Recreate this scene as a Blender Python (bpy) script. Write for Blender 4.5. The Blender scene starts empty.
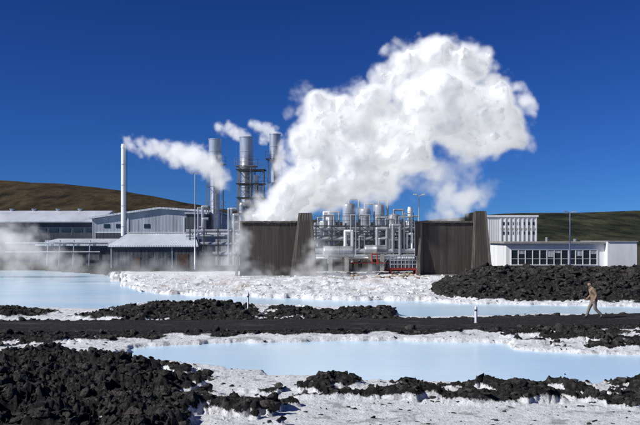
import bpy, bmesh, math, random
import numpy as np
from mathutils import Vector, Matrix
random.seed(7); rng=np.random.default_rng(7)
F=889.0; HZ=238.0; CH=4.0
sc=bpy.context.scene
def P(px,py,d): return Vector(((px-320)*d/F, d, CH+(HZ-py)*d/F))
def G(px,py,z=0.0):
    d=(CH-z)*F/(py-HZ); return ((px-320)*d/F, d)
# ---------------------------------------------------------------- noise
def h2(xi,yi,s):
    h=(xi*374761393+yi*668265263+s*982451653)&0xffffffff
    h=((h^(h>>13))*1274126177)&0xffffffff
    h=(h^(h>>16))
    return h/4294967296.0
def vn(x,y,s=0):
    xi=np.floor(x).astype(np.int64); yi=np.floor(y).astype(np.int64)
    fx=x-xi; fy=y-yi; fx=fx*fx*(3-2*fx); fy=fy*fy*(3-2*fy)
    a=h2(xi,yi,s);b=h2(xi+1,yi,s);c=h2(xi,yi+1,s);d=h2(xi+1,yi+1,s)
    return (a*(1-fx)+b*fx)*(1-fy)+(c*(1-fx)+d*fx)*fy
def fbm(x,y,o=4,s=0):
    r=0;a=.5;t=0
    for i in range(o):
        r=r+a*vn(x,y,s+i*17);t+=a;a*=.5;x=x*2.03+5.2;y=y*2.03+1.7
    return r/t
def ridge(x,y,o=4,s=0):
    r=0;a=.5;t=0
    for i in range(o):
        r=r+a*(1-np.abs(2*vn(x,y,s+i*13)-1));t+=a;a*=.55;x=x*2.1+3.1;y=y*2.1+7.7
    return r/t
def ss(a,b,x):
    t=np.clip((x-a)/(b-a),0,1); return t*t*(3-2*t)
GT=np.random.default_rng(5).normal(size=(64,64,64,3)).astype(np.float32); GT/=np.linalg.norm(GT,axis=-1,keepdims=True)
def perlin3(p):
    pi=np.floor(p).astype(np.int32); f=(p-pi).astype(np.float32); u=f*f*f*(f*(f*6-15)+10); r=0
    for dx in (0,1):
        for dy in (0,1):
            for dz in (0,1):
                g=GT[(pi[:,0]+dx)&63,(pi[:,1]+dy)&63,(pi[:,2]+dz)&63]
                dt=g[:,0]*(f[:,0]-dx)+g[:,1]*(f[:,1]-dy)+g[:,2]*(f[:,2]-dz)
                w=(u[:,0] if dx else 1-u[:,0])*(u[:,1] if dy else 1-u[:,1])*(u[:,2] if dz else 1-u[:,2])
                r=r+w*dt
    return r
def sdpoly(X,Y,poly):
    n=len(poly); D=np.full(X.shape,1e18); ins=np.zeros(X.shape,bool)
    for i in range(n):
        ax,ay=poly[i]; bx,by=poly[(i+1)%n]
        ex,ey=bx-ax,by-ay; wx,wy=X-ax,Y-ay
        t=np.clip((wx*ex+wy*ey)/(ex*ex+ey*ey+1e-12),0,1)
        D=np.minimum(D,(wx-ex*t)**2+(wy-ey*t)**2)
        c=(ay>Y)!=(by>Y)
        with np.errstate(divide='ignore',invalid='ignore'):
            xx=ax+(Y-ay)*(bx-ax)/((by-ay) if by!=ay else 1e-9)
        ins^=(c&(X<xx))
    return np.where(ins,1,-1)*np.sqrt(D)
# ---------------------------------------------------------------- materials
def newmat(n):
    m=bpy.data.materials.new(n); m.use_nodes=True; nt=m.node_tree
    return m,nt,nt.nodes['Principled BSDF'],nt.nodes['Material Output']
def mat(n,c,rough=.7,metal=0,var=.25,scale=1.0,stretch=(1,1,1),bump=0.0,bscale=8,ribs=0,ribaxis='X',c2=None,spec=.3):
    m,nt,b,o=newmat(n); N=nt.nodes;L=nt.links
    tc=N.new('ShaderNodeTexCoord'); mp=N.new('ShaderNodeMapping'); mp.inputs['Scale'].default_value=stretch
    L.new(tc.outputs['Object'],mp.inputs[0])
    ns=N.new('ShaderNodeTexNoise'); ns.inputs['Scale'].default_value=scale; ns.inputs['Detail'].default_value=8; ns.inputs['Roughness'].default_value=.65
    L.new(mp.outputs[0],ns.inputs[0])
    cr=N.new('ShaderNodeValToRGB'); cr.color_ramp.elements[0].position=.3; cr.color_ramp.elements[1].position=.7
    a=c2 if c2 else tuple(x*(1-var) for x in c); bb=tuple(min(1,x*(1+var*.5)) for x in c)
    cr.color_ramp.elements[0].color=(*a,1); cr.color_ramp.elements[1].color=(*bb,1)
    L.new(ns.outputs[0],cr.inputs[0]); L.new(cr.outputs[0],b.inputs['Base Color'])
    b.inputs['Roughness'].default_value=rough; b.inputs['Metallic'].default_value=metal
    b.inputs['Specular IOR Level'].default_value=spec
    last=None
    if bump>0:
        n2=N.new('ShaderNodeTexNoise'); n2.inputs['Scale'].default_value=bscale; n2.inputs['Detail'].default_value=8
        L.new(mp.outputs[0],n2.inputs[0])
        bp=N.new('ShaderNodeBump'); bp.inputs['Strength'].default_value=bump; bp.inputs['Distance'].default_value=.1
        L.new(n2.outputs[0],bp.inputs['Height']); last=bp
    if ribs>0:
        w=N.new('ShaderNodeTexWave'); w.bands_direction=ribaxis; w.inputs['Scale'].default_value=ribs
        L.new(tc.outputs['Object'],w.inputs[0])
        bp=N.new('ShaderNodeBump'); bp.inputs['Strength'].default_value=.5; bp.inputs['Distance'].default_value=.04
        L.new(w.outputs['Fac'],bp.inputs['Height'])
        if last: L.new(last.outputs[0],bp.inputs['Normal'])
        last=bp
    if last: L.new(last.outputs[0],b.inputs['Normal'])
    return m
M=dict(
 clad=mat('grey_cladding',(.42,.46,.50),.5,.0,.35,.5,(1,1,.2),ribs=2.0),
 cladd=mat('dark_cladding',(.075,.085,.10),.6,0,.3,.5,(1,1,.3),ribs=2.0),
 roof=mat('light_metal_roof',(.60,.64,.68),.45,.0,.3,.4,(1,.3,1),ribs=1.6),
 white=mat('white_paint',(.80,.81,.80),.6,0,.22,.6,(1,1,.15)),
 whiterib=mat('white_ribbed',(.76,.77,.76),.55,0,.2,.6,(1,1,.2),ribs=1.2),
 steel=mat('steel',(.52,.54,.56),.35,.5,.45,1.2,(1,1,.15)),
 gsteel=mat('galvanised_frame',(.22,.235,.25),.55,.3,.35,2),
 dsteel=mat('dark_steel',(.07,.075,.085),.6,.2,.4,2),
 rust=mat('rusty_steel',(.10,.06,.045),.8,0,.5,3),
 red=mat('red_paint',(.36,.045,.03),.5,0,.3,3),
 concrete=mat('concrete',(.32,.31,.29),.9,0,.3,1.5,bump=.3),
 glass=mat('window_glass',(.02,.03,.04),.08,0,.3,.8,spec=.6),
 timber=mat('weathered_timber',(.066,.055,.046),.85,0,.5,1.0,(2,2,.15),bump=.3,bscale=6,c2=(.032,.027,.023)),
 timberl=mat('light_weathered_timber',(.15,.13,.11),.85,0,.5,1.6,(3,3,.12),bump=.4,bscale=6,c2=(.06,.05,.043)),
 silica=mat('white_silica_crust',(.84,.84,.83),.8,0,.2,1.5,bump=.5),
)
# ---------------------------------------------------------------- part builder
class Part:
    def __init__(s,name,m): s.n=name;s.m=m;s.v=[];s.f=[];s.smooth=[]
    def add(s,vs,fs,sm=False):
        o=len(s.v); s.v+= [tuple(v) for v in vs]; s.f+=[tuple(i+o for i in f) for f in fs]; s.smooth+=[sm]*len(fs)
    def box(s,x0,x1,y0,y1,z0,z1):
        s.add([(x0,y0,z0),(x1,y0,z0),(x1,y1,z0),(x0,y1,z0),(x0,y0,z1),(x1,y0,z1),(x1,y1,z1),(x0,y1,z1)],
              [(0,3,2,1),(4,5,6,7),(0,1,5,4),(1,2,6,5),(2,3,7,6),(3,0,4,7)])
    def hexa(s,b,t):
        s.add(list(b)+list(t),[(0,3,2,1),(4,5,6,7),(0,1,5,4),(1,2,6,5),(2,3,7,6),(3,0,4,7)])
    def rev(s,c,prof,n=20,axis=(0,0,1)):
        a=Vector(axis).normalized(); u=a.orthogonal().normalized(); w=a.cross(u); c=Vector(c)
        vs=[];fs=[]
        for r,h in prof:
            for i in range(n):
                t=2*math.pi*i/n; vs.append(c+a*h+(u*math.cos(t)+w*math.sin(t))*max(r,.0005))
        for j in range(len(prof)-1):
            for i in range(n):
                k=(i+1)%n; fs.append((j*n+i,j*n+k,(j+1)*n+k,(j+1)*n+i))
        fs.append(tuple(range(n))[::-1]); fs.append(tuple((len(prof)-1)*n+i for i in range(n)))
        s.add(vs,fs,True)
    def tube(s,a,b,r,n=8,r2=None):
        a=Vector(a);b=Vector(b); s.rev(a,[(r,0),(r if r2 is None else r2,(b-a).length)],n,b-a)
    def path(s,pts,r,n=10):
        for i in range(len(pts)-1):
            s.tube(pts[i],pts[i+1],r,n)
            if i>0:
                q=Vector(pts[i]); s.rev(q,[(r*math.cos(t)*1.001,r*math.sin(t)*1.001) for t in [-1.5,-1,-.5,0,.5,1,1.5]],n)
    def make(s,parent=None):
        me=bpy.data.meshes.new(s.n); me.from_pydata(s.v,[],s.f)
        me.polygons.foreach_set('use_smooth',s.smooth); me.materials.append(s.m); me.update()
        ob=bpy.data.objects.new(s.n,me); sc.collection.objects.link(ob)
        if parent: ob.parent=parent
        if any(s.smooth):
            md=ob.modifiers.new('es','EDGE_SPLIT'); md.split_angle=math.radians(40)
        return ob
def group(name,parts):
    e=bpy.data.objects.new(name,None); e.empty_display_size=.3; sc.collection.objects.link(e)
    for p in parts: p.make(e)
    return e
# ---------------------------------------------------------------- ground
def GP(l,z=0): return [G(a,b,z) for a,b in l]
pond=GP([(112,356),(128,351),(160,346),(240,343),(400,341),(500,344),(520,350),(580,354),(640,356),(900,358),(900,385),(640,387),(560,387),(470,385),(400,383),(330,381),(275,377),(240,369),(190,363),(140,362)])
lagoon=GP([(-900,270),(40,270),(115,275),(132,286),(150,293),(200,296),(250,297),(330,300),(420,301),(470,304),(640,307),(1200,309),(1200,315),(640,315),(480,317),(400,319),(385,309),(330,308),(270,307),(240,306),(205,302),(150,306),(90,311),(0,307),(-900,305)])
lavaP=[(GP([(-500,366),(0,364),(60,359),(110,363),(150,372),(175,385),(190,410),(200,450),(150,700),(-500,700)]),1.0,.42),
 (GP([(-500,328),(0,327),(60,329),(120,333),(165,340),(150,343),(60,347),(0,349),(-500,352)]),.6,.18),
 (GP([(72,321),(105,314),(160,310),(205,306),(240,310),(258,319),(250,325),(120,324)]),.8,.38),
 (GP([(258,320),(275,312),(330,314),(385,314),(405,319),(395,325),(270,325)]),.72,.28),
 (GP([(-500,312),(0,310),(45,312),(62,317),(0,321),(-500,322)]),.85,.25),
 (GP([(255,397),(360,393),(420,389),(480,389),(560,391),(640,385),(900,382),(900,414),(640,414),(540,411),(450,408),(380,404),(300,404)]),.52,.28),
 (GP([(500,342),(540,333),(640,324),(900,322),(900,354),(640,353),(560,350)]),.45,.22),
 (GP([(314,393),(318,383),(345,383),(352,392),(335,396)]),.9,.25),
 (GP([(130,366),(190,372),(210,384),(200,400),(250,404),(300,410),(290,430),(180,430)]),.47,.24)]
emb=GP([(432,293),(442,300),(480,303),(640,305),(1300,307),(1300,289),(436,289)])
road_c=[(-60,32),(-30,36.2),(-12,37.8),(0,38.6),(8,39.6),(14,41.2),(22,43.8),(34,48),(60,56)]
def smoothline(pts,n=160):
    pts=np.array(pts,float); t=np.linspace(0,len(pts)-1,n)
    out=[]
    for q in t:
        i=min(int(q),len(pts)-2); f=q-i
        p0=pts[max(i-1,0)];p1=pts[i];p2=pts[i+1];p3=pts[min(i+2,len(pts)-1)]
        out.append(.5*((2*p1)+(-p0+p2)*f+(2*p0-5*p1+4*p2-p3)*f*f+(-p0+3*p1-3*p2+p3)*f**3))
    return np.array(out)
RL=smoothline(road_c)
def roaddist(X,Y):
    yc=np.interp(X,RL[:,0],RL[:,1]); sl=np.gradient(RL[:,1],RL[:,0]); s=np.interp(X,RL[:,0],sl)
    return np.abs(Y-yc)/np.sqrt(1+s*s)
RW=2.35; RZ=.28
def terrain(X,Y):
    a=np.minimum(.011*Y,.9)
    Xp=X+a*2.6*(fbm(X*1.1,Y*1.1,5,3)-.5)*2; Yp=Y+a*2.2*(fbm(X*1.3,Y*1.3,5,9)-.5)
    w=.006*Y+.05
    wm=np.maximum(ss(-w,w,sdpoly(Xp,Yp,pond)),ss(-w,w,sdpoly(Xp,Yp,lagoon)))
    z=.10+.12*(fbm(X*.5,Y*.5,4,1)-.4)+.07*(ridge(X*1.6,Y*1.6,5,2)-.5)
    plate=ss(66,84,Y); z=z+.42*plate
    shore=np.exp(-((Y-68)/14)**2)*ss(-16,-10,X)*ss(14,6,X)
    z=z+shore*.75*np.clip(ridge(X*.35,Y*.25,6,21)-.45,0,1)
    z=z*(1-wm)-.3*wm
    lm=np.zeros_like(X); lh=np.zeros_like(X)
    n=fbm(X*1.5,Y*1.5,5,31)
    for poly,dens,hh in lavaP:
        sd=sdpoly(Xp,Yp,poly); m=ss(-w*1.5,w*1.5,sd)
        m=m*ss(-.05,.05,n-(1-dens)*.62-.18)
        lm=np.maximum(lm,m); lh=np.maximum(lh,m*hh)
    r=roaddist(X,Y); rm=ss(RW+.55,RW+.1,r)
    sh=ss(RW+1.2,RW+.4,r+2.2*(fbm(X*.8,Y*.8,4,77)-.5))*.95
    lm=np.maximum(lm,sh); lh=np.maximum(lh,sh*.14)
    z=z+lh*(fbm(X*.9,Y*.9,3,41)*1.8-.4+.8*(ridge(X*2.6,Y*2.6,3,43)-.5)+.5*(ridge(X*6.5+.3*Y,Y*6.5,2,44)-.5))
    es=sdpoly(X+.8*(fbm(X*.6,Y*.6,3,51)-.5),Y+.9*(fbm(X*.7,Y*.7,3,55)-.5),emb)
    em=ss(-.3,.4,es)
    z=z+em*(np.clip(es/3.6,0,1)**.8*1.62+.5*(ridge(X*1.1,Y*1.1,5,61)-.5))*1.0
    lm=np.maximum(lm,em)
    z=z*(1-rm)+(RZ-.03)*rm
    far=ss(98,125,Y)
    z=z*(1-far)+(.5+.3*(fbm(X*.05,Y*.05,3,5)-.5))*far
    lm=np.maximum(lm,ss(84,98,Y)*.85)
    rust=shore*ss(.58,.70,fbm(X*.5,Y*.35,4,71))*(1-wm)*.45
    return z,lm,far,rust,wm,em
ys=list(np.exp(np.arange(math.log(5),math.log(140),.0056)))
while ys[-1]<7000: ys.append(ys[-1]*1.05)
us=np.concatenate([-np.geomspace(3,.43,40),np.linspace(-.42,.42,780),np.geomspace(.43,3,40)])
YY,UU=np.meshgrid(np.array(ys),us,indexing='ij'); XX=UU*YY
Z,LM,FAR,RU,WM,EM=terrain(XX,YY)
def gridmesh(name,X,Y,Z,m,attr=None):
    r,c=X.shape; me=bpy.data.meshes.new(name)
    co=np.stack([X,Y,Z],-1).reshape(-1,3).astype(np.float32)
    idx=np.arange(r*c).reshape(r,c)
    q=np.stack([idx[:-1,:-1],idx[:-1,1:],idx[1:,1:],idx[1:,:-1]],-1).reshape(-1,4)
    me.vertices.add(len(co)); me.vertices.foreach_set('co',co.ravel())
    me.loops.add(q.size); me.loops.foreach_set('vertex_index',q.ravel().astype(np.int32))
    me.polygons.add(len(q)); me.polygons.foreach_set('loop_start',np.arange(0,q.size,4,dtype=np.int32))
    me.polygons.foreach_set('use_smooth',np.ones(len(q),bool))
    me.update(calc_edges=True); me.validate()
    if attr is not None:
        at=me.color_attributes.new('mask','FLOAT_COLOR','POINT'); at.data.foreach_set('color',attr.reshape(-1).astype(np.float32))
    me.materials.append(m); ob=bpy.data.objects.new(name,me); sc.collection.objects.link(ob); return ob
gm,nt,b,o=newmat('ground_silica_and_lava'); N=nt.nodes;L=nt.links
def noise(N,L,src,scale,detail=8,rough=.6):
    n=N.new('ShaderNodeTexNoise'); n.inputs['Scale'].default_value=scale;n.inputs['Detail'].default_value=detail;n.inputs['Roughness'].default_value=rough
    L.new(src,n.inputs[0]); return n.outputs[0]
def ramp(N,L,src,stops):
    c=N.new('ShaderNodeValToRGB'); e=c.color_ramp.elements
    while len(e)<len(stops): e.new(.5)
    for i,(p,col) in enumerate(stops): e[i].position=p; e[i].color=(*col,1) if len(col)==3 else col
    L.new(src,c.inputs[0]); return c.outputs[0]
def mix(N,L,f,a,b2):
    m=N.new('ShaderNodeMix'); m.data_type='RGBA'
    if isinstance(f,float): m.inputs[0].default_value=f
    else: L.new(f,m.inputs[0])
    L.new(a,m.inputs[6]); L.new(b2,m.inputs[7]); return m.outputs[2]
def math_(N,L,op,a,b2):
    m=N.new('ShaderNodeMath'); m.operation=op
    for i,q in enumerate((a,b2)):
        if isinstance(q,(int,float)): m.inputs[i].default_value=q
        else: L.new(q,m.inputs[i])
    m.use_clamp=False; return m.outputs[0]
tc=N.new('ShaderNodeTexCoord').outputs['Object']
at=N.new('ShaderNodeAttribute'); at.attribute_name='mask'
sp=N.new('ShaderNodeSeparateColor'); L.new(at.outputs['Color'],sp.inputs[0])
n1=noise(N,L,tc,.6); n2=noise(N,L,tc,5.,10,.7); n3=noise(N,L,tc,18,6,.7); n4=noise(N,L,tc,1.3,9,.7)
sil=ramp(N,L,n2,[(.28,(.56,.56,.55)),(.42,(.80,.81,.81)),(.6,(.89,.90,.90))])
peb=ramp(N,L,n3,[(.34,(.12,.115,.11)),(.41,(1,1,1))])
pat=ramp(N,L,n4,[(.38,(.34,.33,.32)),(.46,(1,1,1))])
def mul(N,L,f,a,b2):
    m=N.new('ShaderNodeMix'); m.data_type='RGBA'; m.blend_type='MULTIPLY'; m.inputs[0].default_value=f; L.new(a,m.inputs[6]); L.new(b2,m.inputs[7]); return m.outputs[2]
sil=mul(N,L,.8,sil,peb); sil=mul(N,L,.7,sil,pat)
lav=ramp(N,L,n2,[(.3,(.005,.005,.005)),(.5,(.022,.021,.020)),(.66,(.085,.078,.068))])
rs=ramp(N,L,n2,[(.3,(.20,.13,.08)),(.6,(.5,.38,.26))])
farc=ramp(N,L,n1,[(.35,(.045,.040,.025)),(.65,(.10,.085,.045))])
lf=math_(N,L,'ADD',sp.outputs[0],math_(N,L,'MULTIPLY',math_(N,L,'SUBTRACT',n3,.5),.9))
lf=ramp(N,L,lf,[(.42,(0,0,0)),(.56,(1,1,1))])
c=mix(N,L,sp.outputs[2],sil,rs); c=mix(N,L,lf,c,lav); c=mix(N,L,sp.outputs[1],c,farc)
L.new(c,b.inputs['Base Color']); b.inputs['Roughness'].default_value=.9; b.inputs['Specular IOR Level'].default_value=.15
bp=N.new('ShaderNodeBump'); bp.inputs['Strength'].default_value=.9; bp.inputs['Distance'].default_value=.12
L.new(math_(N,L,'ADD',n2,math_(N,L,'MULTIPLY',n3,.5)),bp.inputs['Height']); L.new(bp.outputs[0],b.inputs['Normal'])
A=np.stack([LM,FAR,RU,np.ones_like(LM)],-1)
gridmesh('ground',XX,YY,Z,gm,A)
# water
wmt,nt,b,o=newmat('milky_blue_water'); N=nt.nodes;L=nt.links
tc=N.new('ShaderNodeTexCoord').outputs['Object']
mp=N.new('ShaderNodeMapping'); mp.inputs['Scale'].default_value=(.35,1,1); L.new(tc,mp.inputs[0])
w1=noise(N,L,mp.outputs[0],.12,5); w2=noise(N,L,mp.outputs[0],5,4)
L.new(ramp(N,L,w1,[(.35,(.52,.76,.92)),(.65,(.70,.88,.97))]),b.inputs['Base Color'])
b.inputs['Roughness'].default_value=.2; b.inputs['Specular IOR Level'].default_value=.25
bp=N.new('ShaderNodeBump'); bp.inputs['Strength'].default_value=.2; bp.inputs['Distance'].default_value=.04; L.new(w2,bp.inputs['Height']); L.new(bp.outputs[0],b.inputs['Normal'])
p=Part('lagoon_water',wmt); p.add([(-300,14,0),(300,14,0),(300,120,0),(-300,120,0)],[(0,1,2,3)]); p.make()
# road: dark gravel with pale silica dust patches
rmt,nt,b,o=newmat('dark_gravel_road'); N=nt.nodes;L=nt.links
tc=N.new('ShaderNodeTexCoord').outputs['Object']
mp=N.new('ShaderNodeMapping'); mp.inputs['Scale'].default_value=(.35,1,1); L.new(tc,mp.inputs[0])
ra=noise(N,L,mp.outputs[0],1.2,10,.7); rb=noise(N,L,tc,9,10,.8)
base=ramp(N,L,rb,[(.35,(.012,.012,.012)),(.52,(.04,.039,.038)),(.65,(.12,.115,.11))])
L.new(mix(N,L,ramp(N,L,ra,[(.55,(0,0,0)),(.72,(.5,.5,.5))]),base,ramp(N,L,rb,[(.3,(.06,.06,.06)),(.6,(.28,.28,.27))])),b.inputs['Base Color'])
b.inputs['Roughness'].default_value=.95; b.inputs['Specular IOR Level'].default_value=.1
bp=N.new('ShaderNodeBump'); bp.inputs['Strength'].default_value=1; bp.inputs['Distance'].default_value=.12; L.new(rb,bp.inputs['Height']); L.new(bp.outputs[0],b.inputs['Normal'])
sl=np.gradient(RL[:,1],RL[:,0]); nx=-sl/np.sqrt(1+sl*sl); ny=1/np.sqrt(1+sl*sl)
offs=[-RW,-RW*.6,0,RW*.6,RW]; hz=[0,.03,.05,.03,0]
RX=np.stack([RL[:,0]+nx*q for q in offs],1); RY=np.stack([RL[:,1]+ny*q for q in offs],1); RZZ=np.tile(np.array(hz)+RZ-.02,(len(RL),1))
rd=gridmesh('gravel_road',RX,RY,RZZ,rmt)
# ---------------------------------------------------------------- hills
hy=np.concatenate([np.geomspace(280,1500,130)]); hu=np.linspace(-1.6,1.6,420)
HY,HU=np.meshgrid(hy,hu,indexing='ij'); HX=HU*HY
prof=np.interp(HU*F+320,[-1200,-300,0,60,120,190,260,330,400,480,540,640,900,1700],[150,170,180,183,190,203,213,222,222,215,211.5,210,203,195])
H=(HZ-prof)*700/F+4
env=ss(300,720,HY)*(1-.5*ss(760,1500,HY))*np.minimum(HY/700,1.0)
HZZ=H*env*(1+.05*(fbm(HX*.01,HY*.01,4,91)-.5))+2.5*(fbm(HX*.02,HY*.02,5,92)-.5)-.5
hm,nt,b,o=newmat('moss_hillside'); N=nt.nodes;L=nt.links
tc=N.new('ShaderNodeTexCoord').outputs['Object']
mpn=N.new('ShaderNodeMapping'); mpn.inputs['Scale'].default_value=(1,.3,1); L.new(tc,mpn.inputs[0])
n1=noise(N,L,mpn.outputs[0],.06,14,.8)
sx=N.new('ShaderNodeSeparateXYZ'); L.new(tc,sx.inputs[0])
br=ramp(N,L,n1,[(.38,(.025,.023,.018)),(.5,(.085,.065,.038)),(.62,(.14,.11,.06))])
gr=ramp(N,L,n1,[(.40,(.016,.020,.015)),(.5,(.052,.057,.033)),(.60,(.11,.105,.06))])
mr=N.new('ShaderNodeMapRange'); mr.inputs[1].default_value=-80; mr.inputs[2].default_value=60; L.new(sx.outputs[0],mr.inputs[0])
L.new(mix(N,L,mr.outputs[0],br,gr),b.inputs['Base Color']); b.inputs['Roughness'].default_value=1; b.inputs['Specular IOR Level'].default_value=.05
bp=N.new('ShaderNodeBump'); bp.inputs['Strength'].default_value=1; bp.inputs['Distance'].default_value=6; L.new(n1,bp.inputs['Height']); L.new(bp.outputs[0],b.inputs['Normal'])
gridmesh('hills',HX,HY,HZZ,hm)
# ---------------------------------------------------------------- lava rocks
lvm=mat('lava_rock',(.070,.064,.057),.95,0,.6,2.5,bump=1,bscale=14,c2=(.006,.006,.006),spec=.12)
bases=[]
for k in range(24):
    bm=bmesh.new(); bmesh.ops.create_icosphere(bm,subdivisions=2,radius=1)
    vs=np.array([v.co[:] for v in bm.verts]); fs=np.array([[v.index for v in f.verts] for f in bm.faces]); bm.free()
    for _ in range(9):
        nrm=rng.normal(size=3); nrm/=np.linalg.norm(nrm); dd=rng.uniform(.2,.7)
        pr=vs@nrm; vs=vs-np.outer(np.maximum(pr-dd,0),nrm)
    vs*=1+rng.normal(size=(len(vs),1))*.17
    vs*=rng.uniform(.55,1.45,3)*np.array([1,1,.7]); bases.append((vs,fs))
def rocks(name,X,Y,Zr,S,m):
    V=[];Fc=[];o=0
    for x,y,z,s in zip(X,Y,Zr,S):
        vs,fs=bases[rng.integers(len(bases))]; a=rng.uniform(0,6.28); ca,sa=math.cos(a),math.sin(a)
        R=np.array([[ca,-sa,0],[sa,ca,0],[0,0,1]]); V.append(vs@R.T*s+np.array([x,y,z])); Fc.append(fs+o); o+=len(vs)
    V=np.concatenate(V);Fc=np.concatenate(Fc)
    me=bpy.data.meshes.new(name); me.vertices.add(len(V)); me.vertices.foreach_set('co',V.astype(np.float32).ravel())
    me.loops.add(Fc.size); me.loops.foreach_set('vertex_index',Fc.ravel().astype(np.int32))
    me.polygons.add(len(Fc)); me.polygons.foreach_set('loop_start',np.arange(0,Fc.size,3,dtype=np.int32)); me.update(calc_edges=True)
    me.materials.append(m); ob=bpy.data.objects.new(name,me); sc.collection.objects.link(ob)
def scatter(n,ymin,ymax,um,lo,hi,pw=3,cond=None):
    y=rng.uniform(ymin,ymax,n); x=rng.uniform(-um,um,n)*y
    z,lm,fr,ru,wm,em=terrain(x,y); k=cond(x,y,z,lm,wm,em)
    x,y,z=x[k],y[k],z[k]; s=lo+(hi-lo)*rng.random(len(x))**pw
    return x,y,z-s*.15,s
okr=lambda x,y: roaddist(x,y)>RW-.1
a=[scatter(18000,12,34,.45,.02,.26,4,lambda x,y,z,lm,wm,em:(lm>.6)&okr(x,y)),
   scatter(13000,34,54,.45,.04,.34,4,lambda x,y,z,lm,wm,em:(lm>.6)&okr(x,y)&(em<.1)),
   scatter(8000,14,60,.45,.015,.10,4,lambda x,y,z,lm,wm,em:(lm<.3)&(wm<.3)&okr(x,y))]
rocks('lava_rocks',*[np.concatenate([q[i] for q in a]) for i in range(4)],lvm)
a=scatter(22000,52,70,.5,.08,.5,4,lambda x,y,z,lm,wm,em:(em>.3))
rocks('rock_embankment',*a,lvm)
brm=mat('brown_shore_rock',(.34,.27,.20),.95,0,.5,1.5,bump=.8,c2=(.12,.08,.06))
a=scatter(1200,76,90,.12,.08,.4,3,lambda x,y,z,lm,wm,em:(wm<.1)&(x>-1)&(em<.1))
rocks('brown_shore_rocks',*a,brm)
a=scatter(6000,50,84,.24,.03,.20,4,lambda x,y,z,lm,wm,em:(wm<.3)&(lm<.5)&(x<12))
rocks('silica_crusted_rocks',*a,M['silica'])
# ---------------------------------------------------------------- buildings
def X_(px,d): return (px-320)*d/F
def Z_(py,d): return CH+(HZ-py)*d/F
GZ=.3
def simple_roofbox(name,px0,px1,pt,d,depth,wallm,roofm,overh=.25,mono=0.0,extra=None):
    x0,x1=X_(px0,d),X_(px1,d); z1=Z_(pt,d)
    w=Part('walls',wallm); w.box(x0,x1,d,d+depth,GZ,z1)
    r=Part('roof',roofm); h=.22
    r.hexa([(x0-overh,d-overh,z1+.003),(x1+overh,d-overh,z1+.003),(x1+overh,d+depth+overh,z1+.003+mono),(x0-overh,d+depth+overh,z1+.003+mono)],
           [(x0-overh,d-overh,z1+h),(x1+overh,d-overh,z1+h),(x1+overh,d+depth+overh,z1+h+mono),(x0-overh,d+depth+overh,z1+h+mono)])
    ps=[w,r]
    if extra: ps+=extra
    return group(name,ps)
def hall(name,px0,px1,peave,pridge,d,depth,wallm,roofm,extra=None):
    x0,x1=X_(px0,d),X_(px1,d); ze=Z_(peave,d); zr=Z_(pridge,d+depth/2); ym=d+depth/2
    w=Part('walls',wallm); w.box(x0,x1,d,d+depth,GZ,ze)
    w.add([(x0,d,ze),(x0,d+depth,ze),(x0,ym,zr)],[(0,1,2)]); w.add([(x1,d,ze),(x1,d+depth,ze),(x1,ym,zr)],[(0,2,1)])
    r=Part('roof',roofm); o=.35
    for (ya,za,yb,zb) in ((d-o,ze-.08,ym,zr),(d+depth+o,ze-.08,ym,zr)):
        r.hexa([(x0-o,ya,za+.02),(x1+o,ya,za+.02),(x1+o,yb,zb+.02),(x0-o,yb,zb+.02)],[(x0-o,ya,za+.2),(x1+o,ya,za+.2),(x1+o,yb,zb+.2),(x0-o,yb,zb+.2)])
    return group(name,[w,r]+(extra or []))
d=128; ex=Part('window_strip',M['glass'])
for i in range(14):
    xx=X_(-60,d)+i*1.75; ex.box(xx,xx+1.3,d-.04,d+.05,Z_(232,d),Z_(228,d))
dr=Part('doors',M['clad']); dr.box(X_(45,d),X_(56,d),d-.05,d+.05,GZ,Z_(240,d))
rv=Part('roof_vents',M['steel'])
for px in (12,34,58,80): rv.tube((X_(px,d+8),d+8,Z_(213,d+8)),(X_(px,d+8),d+8,Z_(209.5,d+8)),.25,12); rv.tube((X_(px,d+8),d+8,Z_(209.5,d+8)),(X_(px,d+8),d+8,Z_(208.8,d+8)),.38,12)
hall('turbine_hall',-90,97,222,212,d,16,M['cladd'],M['roof'],[ex,dr,rv])
d=112
ex=Part('pipes_and_ducts',M['steel'])
for px in (48,60,74,90): ex.tube(P(px,240,d-.5),(X_(px,d),d-.5,GZ),.08)
ex.tube(P(5,243,d-.6),P(108,243,d-.6),.12); ex.tube(P(5,252,d-.6),P(100,252,d-.6),.1)
simple_roofbox('annex_building',38,112,246,d,9,M['cladd'],M['roof'],.3,.7,[ex])
# wide hall with shallow gable facing the lagoon
d=124; depth=20; x0,x1=X_(92,d),X_(216,d); xr=X_(160,d)
w=Part('walls',M['clad']); w.box(x0,x1,d,d+depth,GZ,Z_(219,d))
w.add([(x0,d,Z_(219,d)),(x1,d,Z_(219,d)),(x1,d,Z_(213,d)),(xr,d,Z_(209,d))],[(0,1,2,3)])
w.add([(x1,d,Z_(219,d)),(x1,d+depth,Z_(219,d)),(x1,d+depth,Z_(213,d)),(x1,d,Z_(213,d))],[(0,1,2,3)])
w.add([(x0,d+depth,Z_(219,d)),(x1,d+depth,Z_(219,d)),(x1,d+depth,Z_(213,d)),(xr,d+depth,Z_(209,d))],[(0,3,2,1)])
r=Part('roof',M['roof'])
for xa,za,xb,zb in ((x0-.3,Z_(219,d),xr,Z_(209,d)),(xr+.002,Z_(209,d),x1+.3,Z_(213,d))):
    r.hexa([(xa,d-.4,za+.01),(xb,d-.4,zb+.01),(xb,d+depth+.3,zb+.01),(xa,d+depth+.3,za+.01)],[(xa,d-.4,za+.28),(xb,d-.4,zb+.28),(xb,d+depth+.3,zb+.28),(xa,d+depth+.3,za+.28)])
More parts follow.
